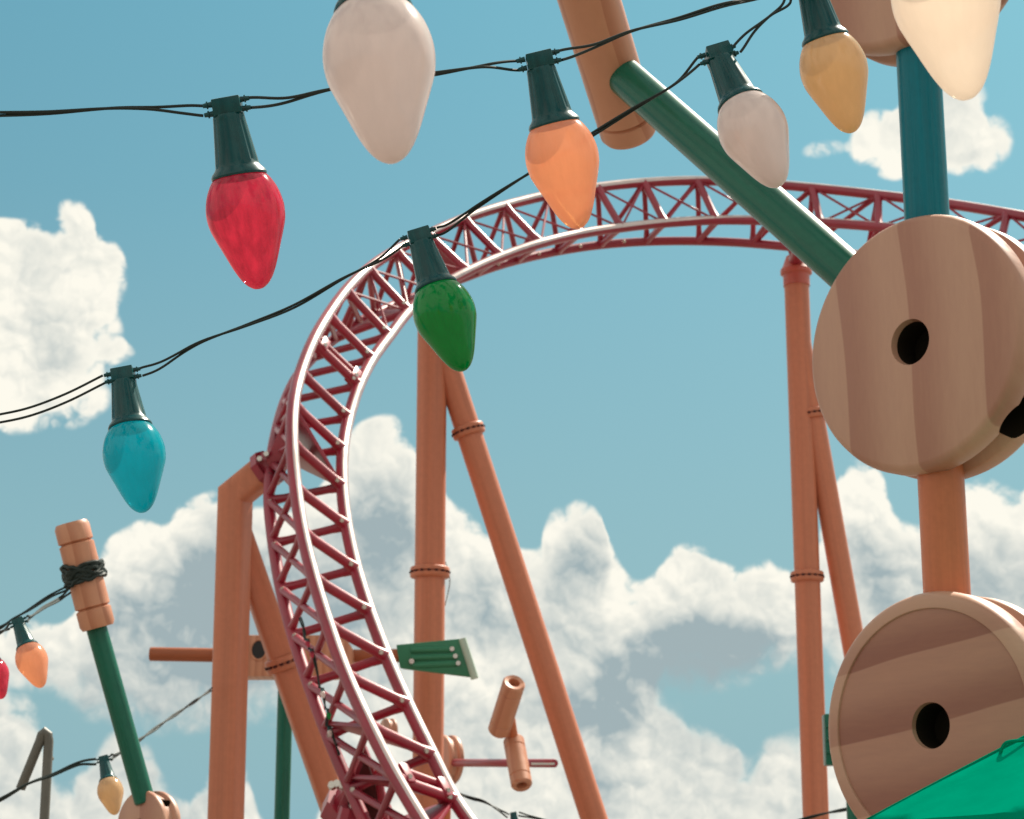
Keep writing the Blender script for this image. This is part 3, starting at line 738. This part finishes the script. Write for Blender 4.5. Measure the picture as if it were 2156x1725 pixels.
cable('light_cable', 'low cable rising from the bottom left corner to the left orange column', [
    span((-70, 1712, 15.2), (0, 1684, 15.3), (60, 1650, 15.4), (110, 1632, 15.5), (165, 1608, 15.55), l11),
    span(r11, (255, 1584, 16.2), (300, 1554, 18), (350, 1518, 20.5), (400, 1484, 23), (447, 1451, 26))], r=.010, sep=.02, turns=.5)
l12, r12, _ = bulb((1080, 1712), (1098, 1800), 38, 24.0, GL['white'], 'white bulb whose dark socket shows at the bottom edge near the middle')
cable('light_cable', 'thin far cable dipping along the bottom edge right of the track', [
    span((930, 1655, 24.5), (985, 1678, 24.3), (1020, 1688, 24.2), (1050, 1705, 24.1), l12),
    span(r12, (1150, 1727, 24), (1450, 1795, 24), (1700, 1722, 24), (1780, 1704, 23.5), (1850, 1690, 23))], r=.011, sep=.02, turns=1.5)
# tiny bulbs on the string behind the lower truss
tiny = [((645, 1345), (650, 1362), 'red'), ((654, 1366), (659, 1385), 'red'), ((676, 1448), (682, 1470), 'white'), ((688, 1492), (695, 1515), 'green'), ((690, 1528), (697, 1552), 'white')]
ends = []
nm = ['upper tiny red bulb seen through the lower truss', 'lower tiny red bulb seen through the lower truss', 'tiny white bulb above the tiny green one behind the truss', 'tiny green bulb seen through the lower truss', 'lowest tiny white bulb behind the lower truss']
for (tp, ti, cl), lb_ in zip(tiny, nm):
    ends.append(bulb(tp, ti, 10.5, 23.3, GL[cl], lb_)[:2])
cable('light_cable', 'thin drooping cable of tiny bulbs seen through the lower truss', [
    span((632, 1300, 23.4), (640, 1325, 23.4), ends[0][0]), span(ends[0][1], ends[1][0]), span(ends[1][1], (668, 1415, 23.3), ends[2][0]), span(ends[2][1], ends[3][0]), span(ends[3][1], ends[4][0]), span(ends[4][1], (715, 1590, 23.3))], r=.010, sep=.012)

# ------------------------------------------------------------------ sun and sky
SAZ, SEL = R(38), R(50)
sd = Vector((math.sin(SAZ) * math.cos(SEL), math.cos(SAZ) * math.cos(SEL), math.sin(SEL)))
sun = bpy.data.objects.new('sun', bpy.data.lights.new('sun', 'SUN')); C.objects.link(sun)
sun.data.energy = 5.0; sun.data.angle = R(.5); sun.data.color = (1, .93, .80)
sun.rotation_euler = (-sd).to_track_quat('-Z', 'Y').to_euler()
W = bpy.data.worlds.new('World'); bpy.context.scene.world = W; W.use_nodes = True
t = NT(W.node_tree); t.n.clear()
out = t.node('ShaderNodeOutputWorld'); bg = t.node('ShaderNodeBackground')
t.l.new(bg.outputs[0], out.inputs[0]); bg.inputs[1].default_value = 0.08
sky = t.node('ShaderNodeTexSky'); sky.sky_type = 'NISHITA'; sky.sun_disc = False; sky.sun_elevation = SEL; sky.sun_rotation = SAZ
sky.air_density = 1.0; sky.dust_density = 0.6; sky.ozone_density = 1.2
D = t.v('NORMALIZE', t.node('ShaderNodeTexCoord').outputs['Generated'])
sx = t.node('ShaderNodeSeparateXYZ', ins={0: D})
az = t.m('MULTIPLY', t.m('ARCTAN2', sx.outputs[0], sx.outputs[1]), 57.2958)
el = t.m('MULTIPLY', t.m('ARCSINE', sx.outputs[2]), 57.2958)
nw = t.noise(D, 20, 2, .5, col=True)
nws = t.node('ShaderNodeSeparateColor', ins={0: nw})
wv = t.v('SCALE', t.v('SUBTRACT', t.noise(D, 45, 3, .55, col=True), (.5, .5, .5)), .022)
Dw = t.v('ADD', D, wv)
def billow(vec, scale=66.0, detail=2.0):
    vo = t.node('ShaderNodeTexVoronoi'); vo.feature = 'F1'; vo.normalize = True
    t.put(vo.inputs['Vector'], vec); vo.inputs['Scale'].default_value = scale; vo.inputs['Detail'].default_value = detail
    vo.inputs['Roughness'].default_value = .4; vo.inputs['Lacunarity'].default_value = 2.3
    return t.ramp(vo.outputs['Distance'], .05, .62, 1, 0, smooth=False)
sdir = (sd - FW * sd.dot(FW)).normalized()
nf1 = billow(Dw)
nf2 = billow(t.v('ADD', Dw, tuple(sdir * .0042)))
nfine = t.noise(D, 38, 5, .5)
nf = t.m('ADD', t.m('MULTIPLY', nf1, .45), t.m('MULTIPLY', nfine, .55))
nl = t.noise(D, 15, 3, .5)                        # broad tone
azw = t.m('MULTIPLY_ADD', t.m('SUBTRACT', nws.outputs[0], .5), 1.1, az)
elw = t.m('MULTIPLY_ADD', t.m('SUBTRACT', nws.outputs[1], .5), 1.1, el)
P = t.node('ShaderNodeCombineXYZ', ins={0: azw, 1: elw}).outputs[0]
def azel(px, py):
    d = ray(px, py); return math.degrees(math.atan2(d.x, d.y)), math.degrees(math.asin(d.z))
def blobsum(L):
    acc = None
    for (px, py, rx, ry, w) in L:
        a0, e0 = azel(px, py); kx = 73.1 * math.cos(math.radians(e0)) / rx; ky = 73.1 / ry
        nd = t.node('ShaderNodeVectorMath', operation='MULTIPLY_ADD'); t.put(nd.inputs[0], P); nd.inputs[1].default_value = (kx, ky, 0); nd.inputs[2].default_value = (-a0 * kx, -e0 * ky, 0)
        f = t.m('MAXIMUM', t.m('MULTIPLY_ADD', t.v('DOT_PRODUCT', nd.outputs[0], nd.outputs[0]), -w, w), 0.0)
        acc = f if acc is None else t.m('ADD', acc, f)
    return acc
azn = t.ramp(azw, -17, 17, 0, 1, smooth=False)
def skyline(pts):
    """height of a cloud outline against compass direction, in degrees"""
    nd = t.node('ShaderNodeFloatCurve'); c = nd.mapping.curves[0]
    q_ = []
    for px, py in pts:
        a0, e0 = azel(px, py); q_.append(((a0 + 17) / 34, (e0 + 10) / 40))
    c.points[0].location = (0, q_[0][1]); c.points[1].location = (1, q_[-1][1])
    for x, y in q_:
        if 0 < x < 1: c.points.new(x, y)
    for p in c.points: p.handle_type = 'AUTO'
    nd.mapping.update(); t.put(nd.inputs['Value'], azn)
    return t.m('MULTIPLY_ADD', nd.outputs[0], 40.0, -10.0)
T1 = skyline([(-200, 1350), (0, 1345), (60, 1310), (150, 1320), (205, 1190), (250, 1140), (300, 1112), (340, 1118), (385, 1058), (440, 1050), (480, 1075), (580, 1090), (690, 1000), (740, 925), (785, 900), (835, 905), (865, 940), (890, 1000), (925, 1010), (955, 1075), (1000, 1105), (1060, 1155), (1105, 1170), (1135, 1165), (1146, 1135), (1165, 1100), (1190, 1092), (1225, 1080), (1262, 1108), (1268, 1150), (1290, 1195), (1310, 1215), (1360, 1228), (1400, 1200), (1440, 1162), (1480, 1152), (1530, 1190), (1565, 1200), (1610, 1185), (1665, 1200), (1720, 1150), (1768, 1010), (1805, 965), (1850, 1010), (1900, 1100), (1960, 1115), (2015, 1050), (2070, 1020), (2130, 1045), (2200, 1000), (2300, 960)])
B1 = skyline([(-200, 1450), (0, 1445), (60, 1460), (150, 1485), (300, 1520), (400, 1530), (560, 1510), (640, 1520), (700, 1600), (790, 1820), (1340, 1820), (1395, 1500), (1440, 1470), (1500, 1458), (1570, 1440), (1640, 1405), (1700, 1385), (1750, 1430), (1850, 1540), (1950, 1820), (2300, 1820)])
T2 = skyline([(-200, 1500), (0, 1480), (45, 1500), (85, 1570), (125, 1650), (180, 1595), (240, 1545), (300, 1560), (350, 1640), (400, 1680), (450, 1610), (520, 1640), (560, 1740), (650, 1760), (700, 1600), (790, 1450), (1340, 1430), (1380, 1450), (1420, 1485), (1465, 1532), (1515, 1560), (1553, 1605), (1606, 1566), (1670, 1550), (1740, 1520), (1800, 1560), (1950, 1500), (2300, 1500)])
d1 = t.m('MULTIPLY', t.m('MINIMUM', t.m('SUBTRACT', T1, elw), t.m('MULTIPLY', t.m('SUBTRACT', elw, B1), .8)), .85)
d2 = t.m('MULTIPLY', t.m('SUBTRACT', T2, elw), .8)
inbox = t.m('MULTIPLY', t.ramp(t.m('ABSOLUTE', az), 15.5, 19, 1, 0), t.ramp(t.m('ABSOLUTE', t.m('SUBTRACT', el, 12)), 14, 18, 1, 0))
bank = t.m('ADD', t.m('MAXIMUM', d1, d2), .30)
bank = t.m('MULTIPLY', t.m('MAXIMUM', bank, 0.0), inbox)
CL = [(30, 560, 130, 110, 1), (150, 480, 45, 75, .7), (175, 590, 90, 110, .9), (60, 700, 210, 150, 1), (50, 830, 190, 95, .7), (250, 735, 50, 38, .35),
 (1990, 250, 95, 100, .62), (2040, 300, 100, 75, .62), (1870, 300, 85, 75, .65), (1740, 320, 60, 28, .3)]
GR = [(790, 1110, 100, 130, .55), (480, 1290, 330, 180, .95), (60, 740, 110, 80, .5), (1215, 1190, 60, 80, .7), (1500, 1370, 230, 80, 1.0), (1360, 1400, 150, 80, .6), (1010, 1290, 150, 110, .55), (1260, 1480, 110, 90, .7), (1100, 1520, 320, 120, .4), (1270, 1640, 90, 110, .5), (1880, 1180, 130, 110, .6)]
dens = t.m('MINIMUM', t.m('MAXIMUM', blobsum(CL), bank), 1.6); grey = blobsum(GR)
gen = t.m('MULTIPLY', t.ramp(t.noise(D, 2.6, 3, .5), .42, .58, 0, 1.4), t.m('SUBTRACT', 1.0, inbox))
dens = t.m('ADD', dens, gen)
edge = t.m('MULTIPLY_ADD', t.m('SUBTRACT', nf, .5), t.ramp(dens, 0.0, .30, 0, 2.1), dens)
below = t.ramp(t.m('SUBTRACT', T1, elw), .2, 3.0)      # how deep under the sunlit tops
below = t.m('MULTIPLY', below, t.ramp(d2, -.4, .3, 1, .45))
alpha = t.ramp(t.m('DIVIDE', t.m('SUBTRACT', edge, .08), t.m('MULTIPLY_ADD', below, .55, .38)), 0, 1)
rel = t.m('MULTIPLY', t.m('SUBTRACT', nf2, nf1), .7)
broad = t.m('MULTIPLY', t.m('SUBTRACT', nl, .5), 1.5)
G = t.m('ADD', t.m('MULTIPLY_ADD', below, .50, .10), t.m('MULTIPLY', t.m('MULTIPLY', t.m('MINIMUM', grey, .85), t.ramp(nf, .3, .75, 1.25, .55)), .72))
G = t.m('ADD', G, rel); G = t.m('ADD', G, broad); G = t.m('MULTIPLY_ADD', t.m('SUBTRACT', nfine, .5), -.45, G)
G = t.m('MULTIPLY', G, t.m('MAXIMUM', t.ramp(edge, .2, .75), t.m('MULTIPLY', below, .9)))
G = t.ramp(G, .0, 1.0, smooth=False)
CLK = 7.9
ccol = t.mix(G, (CLK * 1.0, CLK * .97, CLK * .86), (CLK * .36, CLK * .45, CLK * .475))
tint = t.mix(t.ramp(el, 3, 26, smooth=False), (.60, .62, .50), (.58, 1.01, .80))
skyc = t.mix(t.ramp(el, 1, 20, smooth=False), (2.0, 3.70, 4.35), t.mix(1.0, sky.outputs[0], tint, 'MULTIPLY'))
final = t.mix(alpha, skyc, ccol)
t.put(bg.inputs[0], final)
W.cycles.sampling_method = 'MANUAL'; W.cycles.sample_map_resolution = 512

# ------------------------------------------------------------------ render settings
sc = bpy.context.scene
sc.view_settings.view_transform = 'Standard'; sc.view_settings.look = 'None'; sc.view_settings.exposure = 0.65; sc.view_settings.gamma = 1
sc.cycles.max_bounces = 7; sc.cycles.diffuse_bounces = 4; sc.cycles.glossy_bounces = 2; sc.cycles.transparent_max_bounces = 8; sc.cycles.transmission_bounces = 5
sc.cycles.sample_clamp_indirect = 6
